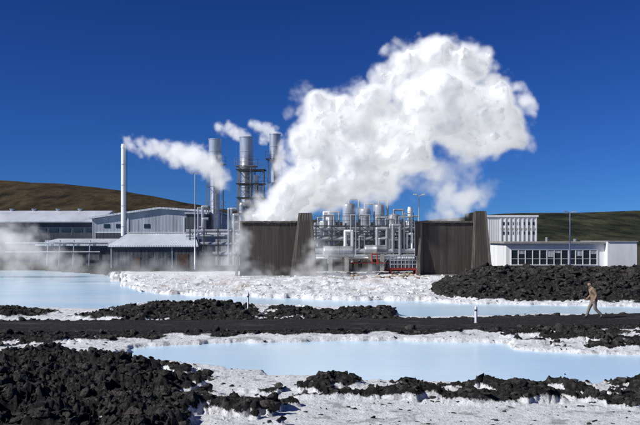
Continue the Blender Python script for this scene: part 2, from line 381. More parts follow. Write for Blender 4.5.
ex=Part('wall_trim',M['white']); ex.box(X_(96,d),X_(215,d),d-.08,d+.02,Z_(233,d),Z_(232.2,d))
for px in (128,184): ex.box(X_(px,d)-.08,X_(px,d)+.08,d-.09,d+.02,GZ,Z_(217,d))
w2_=Part('lower_dark_cladding',M['cladd']); w2_.box(X_(96,d),X_(215,d),d-.06,d+.02,GZ,Z_(233.2,d))
w3=Part('windows',M['glass'])
for px in (104,116,144): w3.box(X_(px,d),X_(px+6,d),d-.05,d+.03,Z_(228,d),Z_(224,d))
w3.box(X_(188,d),X_(204,d),d-.05,d+.03,Z_(231,d),Z_(218,d))
group('generator_hall',[w,r,ex,w2_,w3])
# front shed with sloping roof
d=102; x0,x1=X_(111,d),X_(196,d); zt=Z_(247,d)
w=Part('walls',M['cladd']); w.box(x0,x1,d,d+8,GZ,zt)
w.hexa([(x0,d+3,zt),(x1,d+3,zt),(x1,d+8,zt),(x0,d+8,zt)],[(x0,d+5,Z_(236,d+5)),(x1,d+5,Z_(236,d+5)),(x1,d+8,Z_(236,d+5)),(x0,d+8,Z_(236,d+5))])
r=Part('roof',M['roof']); r.hexa([(x0-.3,d-.3,zt+.01),(x1+.3,d-.3,zt+.01),(x1-.9,d+5,Z_(235,d+5)),(x0+.8,d+5,Z_(235,d+5))],[(x0-.3,d-.3,zt+.18),(x1+.3,d-.3,zt+.18),(x1-.9,d+5,Z_(235,d+5)+.18),(x0+.8,d+5,Z_(235,d+5)+.18)])
dd=Part('doors',M['rust']); dd.box(X_(133,d),X_(140,d),d-.06,d+.03,GZ,Z_(257,d)); dd.box(X_(178,d),X_(188,d),d-.06,d+.03,GZ,Z_(254,d))
ww=Part('windows',M['glass']); 
for px in (148,158,167): ww.box(X_(px,d),X_(px+5,d),d-.05,d+.03,Z_(257,d),Z_(252,d))
tr=Part('trim',M['clad']); tr.box(x0-.03,x0+.12,d-.07,d+.02,GZ,zt); tr.box(x1-.12,x1+.03,d-.07,d+.02,GZ,zt); tr.box(X_(172,d)-.06,X_(172,d)+.06,d-.07,d+.02,GZ,zt)
group('corrugated_shed',[w,r,dd,ww,tr])
d=112; simple_roofbox('valve_house',196,240,236,d,7,M['clad'],M['roof'],.2,.3)
d=118; simple_roofbox('pump_house',186,206,214,d,7,M['cladd'],M['clad'],.2,0)
d=108
ex=Part('windows',M['glass'])
for row in (222,231.5):
    for i in range(7):
        px=503+i*4.9; ex.box(X_(px,d),X_(px+2.2,d),d-.04,d+.04,Z_(row+3.2,d),Z_(row,d))
pl=Part('pilasters',M['white'])
for i in range(9): xx=X_(501+i*4.4,d); pl.box(xx-.06,xx+.06,d-.1,d+.02,GZ,Z_(218,d)-.01)
bd=Part('floor_band',M['concrete']); bd.box(X_(500.5,d),X_(537,d),d-.06,d+.02,Z_(229.7,d),Z_(228,d))
simple_roofbox('white_office_building',487,537,217,d,12,M['whiterib'],M['white'],.15,0,[ex,pl,bd])
d=98
x0,x1=X_(506,d),X_(605,d); z0=GZ; zt=Z_(243.5,d)
w=Part('walls',M['white']); w.box(x0,x1,d,d+9,z0,zt)
e=Part('end_block',M['white']); e.box(x1+.003,X_(634,d),d-.9,d+9.2,z0,Z_(242,d))
rf=Part('roof',M['concrete']); rf.box(x0-.3,x1,d-.45,d+9.3,zt+.003,zt+.2); rf.box(x1+.01,X_(634,d)+.12,d-1.0,d+9.3,Z_(242,d)+.003,Z_(242,d)+.12)
gl=Part('windows',M['glass']); fr=Part('window_frames',M['white'])
gl.box(X_(511,d),X_(597,d),d-.03,d+.05,Z_(264.5,d),Z_(250,d))
for i in range(13): xx=X_(511+i*(86/12),d); fr.box(xx-.05,xx+.05,d-.09,d+.02,Z_(264.5,d),Z_(250,d))
fr.box(X_(510.5,d),X_(597.5,d),d-.11,d+.01,Z_(250,d),Z_(249.2,d)); fr.box(X_(510.5,d),X_(597.5,d),d-.14,d+.01,Z_(265.3,d),Z_(264.5,d))
fr.box(X_(511,d),X_(597,d),d-.08,d+.01,Z_(259,d),Z_(258.6,d))
bl=Part('window_blinds',M['clad'])
for i,h_ in ((1,254),(5,257),(6,253),(9,256),(11,254)): xx=X_(511+i*(86/12),d); bl.box(xx+.07,xx+.7,d-.045,d-.032,Z_(h_,d),Z_(250.2,d))
ch=Part('chimney_vent',M['steel']); ch.tube((X_(556,d),d+4,zt),(X_(556,d),d+4,zt+.7),.16); ch.tube((X_(588,d),d+5,zt),(X_(588,d),d+5,zt+.5),.2)
group('low_office_building',[w,e,rf,gl,fr,bl,ch])
# ---------------------------------------------------------------- chimney & stacks
def chimney(name,px,ptop,d,r):
    x=X_(px,d); zt=Z_(ptop,d); s=Part('shaft',M['white']); s.rev((x,d,GZ),[(r*1.5,0),(r*1.5,.4),(r*1.15,.41),(r,zt-GZ-.5),(r*1.12,zt-GZ-.49),(r*1.12,zt-GZ-.25),(r*.95,zt-GZ-.24),(r*.95,zt-GZ),(r*.7,zt-GZ),(r*.7,zt-GZ-.6)],16)
    b_=Part('bands',M['steel']); 
    for k in range(1,6): z=GZ+(zt-GZ)*k/6; b_.rev((x,d,z),[(r*1.1+.02,0),(r*1.1+.02,.08)],16)
    l=Part('ladder',M['dsteel']); 
    for sx_ in (-.15,.15): l.tube((x+r+.12,d+sx_,GZ),(x+r+.12,d+sx_,zt-.6),.02,5)
    for k in range(int((zt-1)/.45)): l.tube((x+r+.12,d-.15,GZ+.4+k*.45),(x+r+.12,d+.15,GZ+.4+k*.45),.015,4)
    return group(name,[s,b_,l])
chimney('slender_chimney',123.5,144,108,.27)
def exhaust(px,pt,pb,wpx,d,frame=True):
    x=X_(px,d); R=wpx/2*d/F; zt=Z_(pt,d); zb=Z_(pb,d)
    s=Part('silencer_drum',M['steel']); s.rev((x,d,zb),[(R*.75,-.5),(R,0),(R*1.03,.05),(R,.1),(R,(zt-zb)*.5),(R*1.04,(zt-zb)*.5+.03),(R*1.04,(zt-zb)*.5+.12),(R,(zt-zb)*.5+.15),(R,zt-zb-.12),(R*1.06,zt-zb-.1),(R*1.06,zt-zb),(R*.9,zt-zb),(R*.85,zt-zb-1)],28)
    t=Part('riser_pipe',M['steel']); t.rev((x,d,GZ),[(R*.85,0),(R*.85,.5),(R*.75,.6),(R*.75,zb-GZ-.45)],20)
    f=Part('lattice_frame',M['gsteel']); hw=R*1.2; k_=.6
    cs=[(x-hw,d-hw),(x+hw,d-hw),(x+hw,d+hw),(x-hw,d+hw)]
    for cx,cy in cs: f.box(cx-.07*k_,cx+.07*k_,cy-.07*k_,cy+.07*k_,GZ,zb+.3)
    n=4
    for k in range(n+1):
        z=GZ+1.5+(zb-GZ-1.4)*k/n
        for i in range(4):
            a_=cs[i];b_=cs[(i+1)%4]; f.tube((*a_,z),(*b_,z),.04,6)
            if k<n and frame:
                z2=GZ+1.5+(zb-GZ-1.4)*(k+1)/n; f.tube((*a_,z),(*b_,z2),.022,5)
        if k in(2,4):
            q=hw+.35
            f.box(x-q,x+q,d-q,d-hw-.08,z-.03,z+.03); f.box(x-q,x+q,d+hw+.08,d+q,z-.03,z+.03); f.box(x-q,x-hw-.08,d-hw-.07,d+hw+.07,z-.03,z+.03); f.box(x+hw+.08,x+q,d-hw-.07,d+hw+.07,z-.03,z+.03)
            for hh in (.5,1.0):
                for i in range(4):
                    cc=[(x-q,d-q),(x+q,d-q),(x+q,d+q),(x-q,d+q)]; f.tube((*cc[i],z+hh),(*cc[(i+1)%4],z+hh),.018,5)
            for cc in [(x-q,d-q),(x+q,d-q),(x+q,d+q),(x-q,d+q),(x,d-q),(x,d+q)]: f.tube((*cc,z),(*cc,z+1.0),.018,5)
    return group('exhaust_stack',[s,t,f])
exhaust(215,139,165,12.5,120); exhaust(246.5,137,167,13.5,118); exhaust(275,134,160,11,124,False)
d=114
f=Part('frame',M['gsteel']); pf=Part('platforms',M['dsteel']); dk=Part('ducts',M['steel'])
xa,xb=X_(238,d),X_(263,d); lev=[250,232,214,198,184,170]
xs=[xa,(xa+xb)/2,xb]
for yy in (d,d+2.6):
    for x in xs: f.box(x-.06,x+.06,yy-.06,yy+.06,GZ,Z_(168,d))
    for i,py in enumerate(lev):
        f.tube((xa,yy,Z_(py,d)),(xb,yy,Z_(py,d)),.06,6)
        if i<len(lev)-1:
            for k in (0,1):
                a_,b_=(xs[k],xs[k+1]) if (i+k)%2 else (xs[k+1],xs[k]); f.tube((a_,yy,Z_(py,d)),(b_,yy,Z_(lev[i+1],d)),.03,5)
        for hh in (.5,1): f.tube((xa-.3,yy,Z_(py,d)+hh),(xb+.3,yy,Z_(py,d)+hh),.02,5)
for py in lev[1:]: pf.box(xa-.3,xb+.3,d-.3,d+2.9,Z_(py,d)+.06,Z_(py,d)+.11)
dk.path([P(242,262,d+1.2),P(242,205,d+1.2),P(256,205,d+1.2),P(256,175,d+1.2)],.38,12)
dk.path([P(260,262,d+.8),P(260,186,d+.8)],.25,10)
dk.path([P(249,262,d+.4),P(249,212,d+.4)],.3,10)
group('scaffold_tower',[f,pf,dk])
# ---------------------------------------------------------------- timber silencers
def silencer(px0,px1,ptop,d,wing,pwt):
    x0,x1=X_(px0,d),X_(px1,d); zt=Z_(ptop,d); dep=5.0; z0=.35
    bd=Part('plank_walls',M['timber']); n=int((x1-x0)/.34)
    for i in range(n):
        a_=x0+(x1-x0)*i/n; b_=x0+(x1-x0)*(i+1)/n-.006; j=random.uniform(-.008,.008); k=random.uniform(-.02,.02)
        bd.box(a_,b_,d+j,d+.08+j,z0,zt+k)
        bd.box(a_,b_,d+dep-j,d+dep+.08-j,z0,zt+k)
    m=int(dep/.34)
    for i in range(m):
        a_=d+.1+(dep-.12)*i/m; b_=d+.1+(dep-.12)*(i+1)/m-.006; j=random.uniform(-.008,.008)
        bd.box(x0-.02+j,x0+.06+j,a_,b_,z0,zt+j); 
        bd.box(x1-.06+j,x1+.02+j,a_,b_,z0,zt+j)
    fr=Part('frame_beams',M['timberl'])
    fr.box(x0-.12,x1+.05,d-.16,d-.04,zt-.15,zt-.03)
    fr.box(x0-.08,x0+.12,d-.13,d-.035,z0,zt-.16)
    fill=Part('inner_duct',M['dsteel']); fill.rev(((x0+x1)/2,d+dep/2,z0),[(1.9,0),(1.9,zt-z0-.6),(1.7,zt-z0-.6),(1.7,.4)],24)
    ws=Part('wing_wall',M['timberl']); wd=Part('wing_wall_face',M['timber'])
    zw=Z_(pwt,d); t0,t1=x1+.05,X_(wing[1],d); b0,b1=X_(wing[2],d),X_(wing[3],d)
    nn=6
    for i in range(nn):
        f0=i/nn;f1=(i+1)/nn-.01
        ta,tb=t0+(t1-t0)*f0,t0+(t1-t0)*f1; ba,bb=b0+(b1-b0)*f0,b0+(b1-b0)*f1
        yb=d-1.1+.01*(i%2); P_=ws if i in(0,nn-1) else wd
        P_.hexa([(ba,yb,z0),(bb,yb,z0),(bb,yb+.12,z0),(ba,yb+.12,z0)],[(ta,d-.25+.01*(i%2),zw),(tb,d-.25+.01*(i%2),zw),(tb,d-.12,zw),(ta,d-.12,zw)])
    ws.hexa([(b1-.1,d-1.0,z0),(b1,d-1.0,z0),(b1,d+dep+.8,z0),(b1-.1,d+dep+.8,z0)],[(t1-.1,d-.12,zw-.1),(t1,d-.12,zw-.1),(t1,d+dep,zw-.1),(t1-.1,d+dep,zw-.1)])
    wd.hexa([(x1+.06,d-.1,z0),(x1+.2,d-.1,z0),(x1+.2,d+dep,z0),(x1+.06,d+dep,z0)],[(x1+.06,d-.1,zw-.12),(x1+.2,d-.1,zw-.12),(x1+.2,d+dep,zw-.12),(x1+.06,d+dep,zw-.12)])
    ft=Part('footing',M['concrete']); ft.box(x0-.3,x1+.3,d-.5,d+dep+.4,-.2,.62)
    lb=Part('raking_buttress',M['timberl'])
    lb.hexa([(x0-.5,d-.9,z0),(x0-.3,d-.9,z0),(x0-.3,d-.2,z0),(x0-.5,d-.2,z0)],[(x0-.18,d-.25,zt-1.5),(x0+.0,d-.25,zt-1.5),(x0+.0,d-.15,zt-1.5),(x0-.18,d-.15,zt-1.5)])
    return group('timber_steam_silencer',[bd,fr,fill,ws,wd,ft,lb])
silencer(241,298,221,80,(298,312,290,317),213)
silencer(421,473,221,82,(473,486,469,491),211)
# ---------------------------------------------------------------- central pipework
def vessel(px,pt,pb,wpx,d,m=None):
    x=X_(px,d);R=wpx/2*d/F;zt=Z_(pt,d);zb=Z_(pb,d);h=zt-zb
    s=Part('shell',m or M['steel']); pr=[(R*.05,-.45*R)]+[(R*math.cos(t),-.45*R*math.sin(t)) for t in (1.2,.8,.4)]+[(R,0),(R,h*.33),(R*1.04,h*.33+.02),(R*1.04,h*.33+.1),(R,h*.33+.12),(R,h*.75),(R*1.04,h*.75+.02),(R*1.04,h*.75+.1),(R,h*.75+.12),(R,h-R*.4)]+[(R*math.cos(t),h-R*.4+.45*R*math.sin(t)) for t in (.3,.6,.9,1.2,1.45)]
    s.rev((x,d,zb),pr,24)
    l=Part('legs',M['dsteel'])
    for a_ in range(4):
        t=a_*math.pi/2+.7; l.box(x+R*.85*math.cos(t)-.07,x+R*.85*math.cos(t)+.07,d+R*.85*math.sin(t)-.07,d+R*.85*math.sin(t)+.07,GZ,zb+.4)
    q=Part('nozzle_pipes',M['steel']); q.path([(x,d,zt-.1),(x,d,zt+.45),(x+R+.35,d,zt+.45),(x+R+.35,d,zb)],.11,10)
    q.tube((x,d-R*1.25,zb+h*.5),(x,d,zb+h*.5),.22,12)
    return group('steam_separator_vessel',[s,l,q])
for a_ in [(330,216,244,12,98),(349,203,246,13,96),(365,208,246,12,100),(379,204,246,11,97),(394,214,246,12,99),(318,222,244,9,101)]: vessel(*a_)
chimney('vent_pipe',410,207,94,.24)
def htank(px0,px1,py,rpx,d,m):
    z=Z_(py,d);R=rpx*d/F; s=Part('shell',m); L_=X_(px1,d)-X_(px0,d)
    s.rev((X_(px0,d),d,z),[(.02,-.5*R)]+[(R*math.cos(t),-.5*R*math.sin(t)) for t in(1.2,.8,.4)]+[(R,0),(R,L_*.5),(R*1.03,L_*.5+.02),(R*1.03,L_*.5+.1),(R,L_*.5+.12),(R,L_)]+[(R*math.cos(t),L_+.5*R*math.sin(t)) for t in(.4,.8,1.2,1.5)],20,(1,0,0))
    c=Part('saddles',M['concrete'])
    for f_ in(.2,.8): xx=X_(px0,d)+L_*f_; c.box(xx-.2,xx+.2,d-R*.8,d+R*.8,GZ,z-R*.7)
    return group('horizontal_condenser_tank',[s,c])
htank(325,352,252,6,90,M['steel']); htank(366,386,250,5,91,M['steel']); htank(391,405,243,6,95,M['white'])
d=93
fr=Part('steel_frame',M['dsteel']); pp=Part('insulated_pipes',M['steel']); rp=Part('red_pipes',M['red']); wp=Part('white_pipes',M['white'])
cols=[316,332,346,360,374,388,402,416]
for yy in (d,d+2.4):
    for px in cols: x=X_(px,d); fr.box(x-.07,x+.07,yy-.07,yy+.07,GZ,Z_(219+4*((px//7)%3),d))
    for py in (226,236,248): fr.box(X_(314,d),X_(418,d),yy-.09,yy-.045,Z_(py,d)-.07,Z_(py,d)+.07)
    for i in range(len(cols)-1):
        fr.tube((X_(cols[i],d),yy,Z_(248,d)),(X_(cols[i+1],d),yy,Z_(236,d)),.035,5)
        fr.tube((X_(cols[i+1],d),yy,Z_(236,d)),(X_(cols[i],d),yy,Z_(226,d)),.035,5)
for px in range(314,420,6): fr.tube((X_(px,d),d-.1,Z_(226,d)),(X_(px,d),d-.1,Z_(226,d)+1.05),.025,5)
fr.tube((X_(314,d),d-.1,Z_(226,d)+1.05),(X_(418,d),d-.1,Z_(226,d)+1.05),.03,5); fr.tube((X_(314,d),d-.1,Z_(226,d)+.55),(X_(418,d),d-.1,Z_(226,d)+.55),.025,5)
for py,r,yo in ((229,.2,.5),(232,.14,1.0),(239,.26,.4),(242.5,.14,.9),(251,.3,-.4),(256,.18,-.7)): pp.tube(P(312,py,d+yo),P(420,py,d+yo),r,12)
for i in range(34):
    px=random.uniform(316,416); a_=random.uniform(212,240); bb=random.uniform(240,258); r=random.uniform(.05,.2); yy=d+random.uniform(-1.0,2.2); dx=random.choice((-7,-5,5,7,10))
    (pp if i%4 else wp).path([P(px,bb+6,yy),P(px,a_,yy),P(px+dx,a_,yy),P(px+dx,bb,yy)],r,10)
for px in (343,372): rp.path([P(px,262,d-3),P(px,254,d-3),P(px+5,254,d-3),P(px+5,262,d-3)],.06,10)
rp.tube(P(350,263,d-2.5),P(388,263,d-2.5),.05,10)
for px in range(354,388,12): rp.rev(P(px,263,d-2.5),[(.12,-.04),(.12,.04)],10,(1,0,0)); rp.tube(P(px,263,d-2.5),P(px,260,d-2.5),.03,6); rp.rev(P(px,260,d-2.5),[(.11,0),(.11,.04)],10)
wp.tube(P(316,258,d-2),P(420,258,d-2),.12,10)
group('pipe_rack',[fr,pp,rp,wp])
d=104; fr=Part('steel_frame',M['dsteel']); pp=Part('insulated_pipes',M['steel'])
for px in (190,204,218,232): 
    for yy in (d,d+2): x=X_(px,d); fr.box(x-.06,x+.06,yy-.06,yy+.06,GZ,Z_(228,d))
for py,r in ((231,.2),(236,.14),(244,.25),(254,.3)): pp.tube(P(186,py,d+.5),P(244,py,d+.5),r,12)
for i in range(8):
    px=random.uniform(192,236);a_=random.uniform(205,230); pp.path([P(px,265,d+random.uniform(-.6,1.5)),P(px,a_,d+.5),P(px+5,a_,d+.5)],random.uniform(.08,.2),10)
group('pipe_rack',[fr,pp])
d=84; rl=Part('rails',M['white']); st=Part('platform',M['red'])
xa,xb=X_(390,d),X_(417,d); z0=Z_(268,d)
st.box(xa,xb,d,d+1.6,z0-.2,z0)
for px in(391,416): 
    for yy in(d+.1,d+1.5): st.box(X_(px,d)-.07,X_(px,d)+.07,yy-.06,yy+.06,.2,z0-.201)
for yy in (d+.04,d+1.56):
    for k in range(8): x=xa+.05+(xb-xa-.1)*k/7; rl.tube((x,yy,z0),(x,yy,z0+1.1),.035,6)
    for hh in(.35,.72,1.1): rl.tube((xa,yy,z0+hh),(xb,yy,z0+hh),.035,6)
for k in range(5): rl.tube((xa-1.4+.02,d+.3,.5),(xa,d+.3,z0+1.1),.03,6) if k==0 else st.box(xa-1.4+k*.28,xa-1.15+k*.28,d+.3,d+1.2,.4+k*(z0-.4)/5,.45+k*(z0-.4)/5)
group('access_platform_with_railing',[rl,st])
# ---------------------------------------------------------------- lamps, posts
def lamp(px,pt,d,name='street_lamp'):
    x=X_(px,d);zt=Z_(pt,d); s=Part('pole',M['steel']); s.rev((x,d,GZ),[(.12,0),(.12,.9),(.085,.95),(.05,zt-GZ)],10)
    s.path([(x,d,zt),(x+.3,d,zt+.1)],.035,8); s.path([(x,d,zt),(x-.3,d,zt+.1)],.035,8)
    h=Part('lamp_head',M['steel']); 
    for sg in(1,-1): h.hexa([(x+sg*.22,d-.12,zt+.06),(x+sg*.6,d-.12,zt+.11),(x+sg*.6,d+.12,zt+.11),(x+sg*.22,d+.12,zt+.06)],[(x+sg*.25,d-.08,zt+.2),(x+sg*.57,d-.08,zt+.22),(x+sg*.57,d+.08,zt+.22),(x+sg*.25,d+.08,zt+.2)])
    return group(name,[s,h])
lamp(195,174,98); lamp(570,213,92); lamp(419,196,90)
def post(px,pb,pt,r,z=0.2):
    x,y=G(px,pb,z); h=(pb-pt)*y/F; s=Part('post',M['white']); s.rev((x,y,z-.2),[(r,0),(r,h+.12),(r*.8,h+.17),(r*.3,h+.2)],12)
    b_=Part('reflector_band',M['dsteel']); b_.rev((x,y,z+h*.72),[(r*1.06,0),(r*1.06,h*.09)],12); bs=Part('base',M['concrete']); bs.rev((x,y,z-.2),[(r*1.7,0),(r*1.7,.24),(r*1.3,.27)],12)
    return group('marker_post',[s,b_,bs])
post(476,324,306,.06,.25); post(248,311,292,.045,.3)
# ---------------------------------------------------------------- walking man
def skin(name,pts,edges,rad,root,m,sub=2):
    me=bpy.data.meshes.new(name); me.from_pydata(pts,edges,[]); ob=bpy.data.objects.new(name,me); sc.collection.objects.link(ob)
    md=ob.modifiers.new('Skin','SKIN'); md.use_smooth_shade=True
    if not me.skin_vertices: 
        bm=bmesh.new(); bm.from_mesh(me); bm.verts.layers.skin.verify(); bm.to_mesh(me); bm.free()
    for i,v in enumerate(me.skin_vertices[0].data):
        r=rad[i]; v.radius=(r,r) if isinstance(r,(int,float)) else r; v.use_root=(i==root)
    sb=ob.modifiers.new('S','SUBSURF'); sb.levels=sub; sb.render_levels=sub
    me.materials.append(m); return ob
cm,nt,b,o=newmat('man_clothes'); N=nt.nodes;L=nt.links
tcn=N.new('ShaderNodeTexCoord'); sx=N.new('ShaderNodeSeparateXYZ'); L.new(tcn.outputs['Object'],sx.inputs[0])
cr=N.new('ShaderNodeValToRGB'); cr.color_ramp.interpolation='CONSTANT'; e=cr.color_ramp.elements
mr=N.new('ShaderNodeMath'); mr.operation='MULTIPLY'; mr.inputs[1].default_value=.5; L.new(sx.outputs[2],mr.inputs[0]); L.new(mr.outputs[0],cr.inputs[0])
e[0].color=(.04,.03,.02,1); e[1].position=.06; e[1].color=(.26,.23,.19,1); q=e.new(.42); q.color=(.27,.19,.12,1); q=e.new(.735); q.color=(.42,.25,.18,1)
nz=noise(N,L,tcn.outputs['Object'],9,6)
L.new(mul(N,L,.6,cr.outputs[0],ramp(N,L,nz,[(.3,(.45,.45,.45)),(.6,(1,1,1))])),b.inputs['Base Color']); b.inputs['Roughness'].default_value=.9
bp=N.new('ShaderNodeBump'); bp.inputs['Strength'].default_value=.6; bp.inputs['Distance'].default_value=.03; L.new(nz,bp.inputs['Height']); L.new(bp.outputs[0],b.inputs['Normal'])
skm=mat('skin',(.45,.27,.19),.6,0,.1,5); hrm=mat('hair',(.05,.035,.025),.8,0,.3,20,bump=.5,bscale=40)
def q3(f,l,z): return (-f,l,z)
pts=[q3(0,0,.93),q3(.02,0,1.08),q3(.07,0,1.26),q3(.115,0,1.40),q3(.15,0,1.50),q3(.165,0,1.56),
 q3(0,.10,.88),q3(.20,.105,.50),q3(.33,.105,.10),q3(.40,.105,.05),q3(.50,.11,.045),
 q3(0,-.10,.88),q3(-.02,-.105,.47),q3(-.35,-.105,.17),q3(-.31,-.105,.09),q3(-.22,-.11,.04),
 q3(.11,.17,1.40),q3(.04,.25,1.13),q3(.22,.24,.96),
 q3(.11,-.17,1.40),q3(-.05,-.25,1.13),q3(.05,-.25,.90)]
ed=[(0,1),(1,2),(2,3),(3,4),(4,5),(0,6),(6,7),(7,8),(8,9),(9,10),(0,11),(11,12),(12,13),(13,14),(14,15),(3,16),(16,17),(17,18),(3,19),(19,20),(20,21)]
rad=[.17,.17,.185,.14,.065,.06,.12,.085,.065,.055,.038,.12,.085,.065,.055,.038,.095,.07,.05,.095,.07,.05]
body=skin('body_clothed',pts,ed,rad,0,cm)
parts=[body]
bm=bmesh.new(); bmesh.ops.create_uvsphere(bm,u_segments=28,v_segments=20,radius=1)
for v in bm.verts:
    x,y,z=v.co; fx=-x
    X=fx*.098; Yy=y*.077; Zz=z*.118
    if z<0: Yy*=1+.22*z; X=X*(1+.10*z)
    if fx>.6 and z<-.1: X+=.012*(-z)
    if fx>.8 and abs(y)<.28 and -.35<z<.1: X+=.024*(1-abs(y)/.28)*(1-abs(z+.2)/.35 if abs(z+.2)<.35 else 0)
    if fx>.6 and .05<z<.3 and .2<abs(y)<.6: X-=.008
    v.co=(-X,Yy,Zz)
me=bpy.data.meshes.new('head'); bm.to_mesh(me); bm.free(); me.materials.append(skm); [setattr(pg,'use_smooth',True) for pg in me.polygons]
hd=bpy.data.objects.new('head',me); sc.collection.objects.link(hd); hd.location=q3(.20,0,1.645); hd.rotation_euler=(0,math.radians(-14),0); parts.append(hd)
def blob(name,loc,scl,m,par):
    bm=bmesh.new(); bmesh.ops.create_uvsphere(bm,u_segments=16,v_segments=12,radius=1); me=bpy.data.meshes.new(name)
    for v in bm.verts: v.co=(v.co.x*scl[0],v.co.y*scl[1],v.co.z*scl[2])
    bm.to_mesh(me); bm.free(); me.materials.append(m); [setattr(pg,'use_smooth',True) for pg in me.polygons]
    ob=bpy.data.objects.new(name,me); sc.collection.objects.link(ob); ob.location=loc; ob.parent=par; return ob
for sg in(1,-1):
    blob('ear',(.01,sg*.075,-.01),(.018,.010,.03),skm,hd); blob('eye',(-.083,sg*.032,.012),(.010,.012,.009),mat('eye_dark',(.03,.03,.03)),hd)
blob('mouth',(-.094,0,-.062),(.006,.024,.005),mat('lips',(.35,.12,.1)),hd)
bm=bmesh.new(); bmesh.ops.create_uvsphere(bm,u_segments=28,v_segments=20,radius=1)
dl=[v for v in bm.verts if (v.co.z<.35 and v.co.x<-.15) or v.co.z<-.35 or (v.co.z<.05 and v.co.x<.1)]
bmesh.ops.delete(bm,geom=dl,context='VERTS')
for v in bm.verts: 
    k=1+.05*random.random(); v.co=(v.co.x*.105*k+.003,v.co.y*.085*k,v.co.z*.127*k)
me=bpy.data.meshes.new('hair'); bm.to_mesh(me); bm.free(); me.materials.append(hrm); [setattr(pg,'use_smooth',True) for pg in me.polygons]
hr=bpy.data.objects.new('hair',me); sc.collection.objects.link(hr); hr.parent=hd
def hand(base,dirv,side):
    base=Vector(base); dv=Vector(dirv).normalized(); pn=Vector((0,side,0)); w=dv.cross(pn).normalized()
    pts=[base-dv*.03,base+dv*.02,base+dv*.06]; ed=[(0,1),(1,2)]; rd=[.028,.032,.034]
    for k,(o_,ln) in enumerate(((-.027,.066),(-.009,.076),(.009,.071),(.027,.056))):
        i=len(pts); a0=base+dv*.055+w*o_; a1=base+dv*.09+w*o_*1.1; a2=a1+(dv*.8-pn*.6).normalized()*ln*.5; a3=a2+(dv*.4-pn*.9).normalized()*ln*.45
        pts+=[a0,a1,a2,a3]; ed+=[(2,i),(i,i+1),(i+1,i+2),(i+2,i+3)]; rd+=[.012,.0095,.009,.0075]
    i=len(pts); t0=base+dv*.025-w*.03; t1=t0+(dv*.6-w*.7).normalized()*.035; t2=t1+(dv*.95-w*.2-pn*.3).normalized()*.03
    pts+=[t0,t1,t2]; ed+=[(1,i),(i,i+1),(i+1,i+2)]; rd+=[.014,.011,.009]
    return skin('hand',[tuple(p_) for p_ in pts],ed,rd,1,skm,1)
parts.append(hand(q3(.22,.24,.96),(-.75,0,-.65),1)); parts.append(hand(q3(.05,-.25,.90),(-.35,0,-.93),-1))
jk=Part('collar',mat('jacket_trim',(.16,.11,.07),.9)); jk.rev((-.145,0,1.455),[(.085,0),(.095,.03),(.08,.075),(.07,.075)],16,(-.25,0,1)); parts.append(jk.make())
man=bpy.data.objects.new('walking_man',None); sc.collection.objects.link(man)
for p_ in parts: p_.parent=man
mx,my=G(594,318.5,RZ)
rdm=float(roaddist(np.array([mx]),np.array([my]))[0]); yc=float(np.interp(mx,RL[:,0],RL[:,1]))
my=min(my,yc+RW*.85); man.location=(mx,my,RZ-.02+.015); man.scale=(.97,)*3
# ---------------------------------------------------------------- steam
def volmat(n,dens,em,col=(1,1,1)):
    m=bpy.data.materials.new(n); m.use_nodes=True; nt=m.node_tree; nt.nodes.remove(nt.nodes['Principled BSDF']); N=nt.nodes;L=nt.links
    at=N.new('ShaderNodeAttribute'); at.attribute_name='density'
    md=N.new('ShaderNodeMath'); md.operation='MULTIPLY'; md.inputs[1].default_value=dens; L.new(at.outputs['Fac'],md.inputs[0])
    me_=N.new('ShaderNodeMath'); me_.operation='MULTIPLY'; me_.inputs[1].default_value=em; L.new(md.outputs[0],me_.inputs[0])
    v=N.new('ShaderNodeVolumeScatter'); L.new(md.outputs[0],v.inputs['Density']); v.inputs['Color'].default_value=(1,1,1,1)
    e_=N.new('ShaderNodeEmission'); L.new(me_.outputs[0],e_.inputs['Strength']); e_.inputs['Color'].default_value=(*col,1)  # even glow added to the steam, standing in for light scattered inside it
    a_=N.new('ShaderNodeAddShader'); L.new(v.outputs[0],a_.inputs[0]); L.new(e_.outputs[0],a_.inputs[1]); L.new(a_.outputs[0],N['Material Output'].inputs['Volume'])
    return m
core,nt,b,o=newmat('steam_dense'); nt.nodes.remove(b); N=nt.nodes;L=nt.links
df=N.new('ShaderNodeBsdfDiffuse'); df.inputs[0].default_value=(.95,.95,.95,1); tr=N.new('ShaderNodeBsdfTranslucent'); tr.inputs[0].default_value=(.95,.95,.95,1)
mx_=N.new('ShaderNodeMixShader'); mx_.inputs[0].default_value=.28; L.new(df.outputs[0],mx_.inputs[1]); L.new(tr.outputs[0],mx_.inputs[2]); L.new(mx_.outputs[0],o.inputs['Surface'])
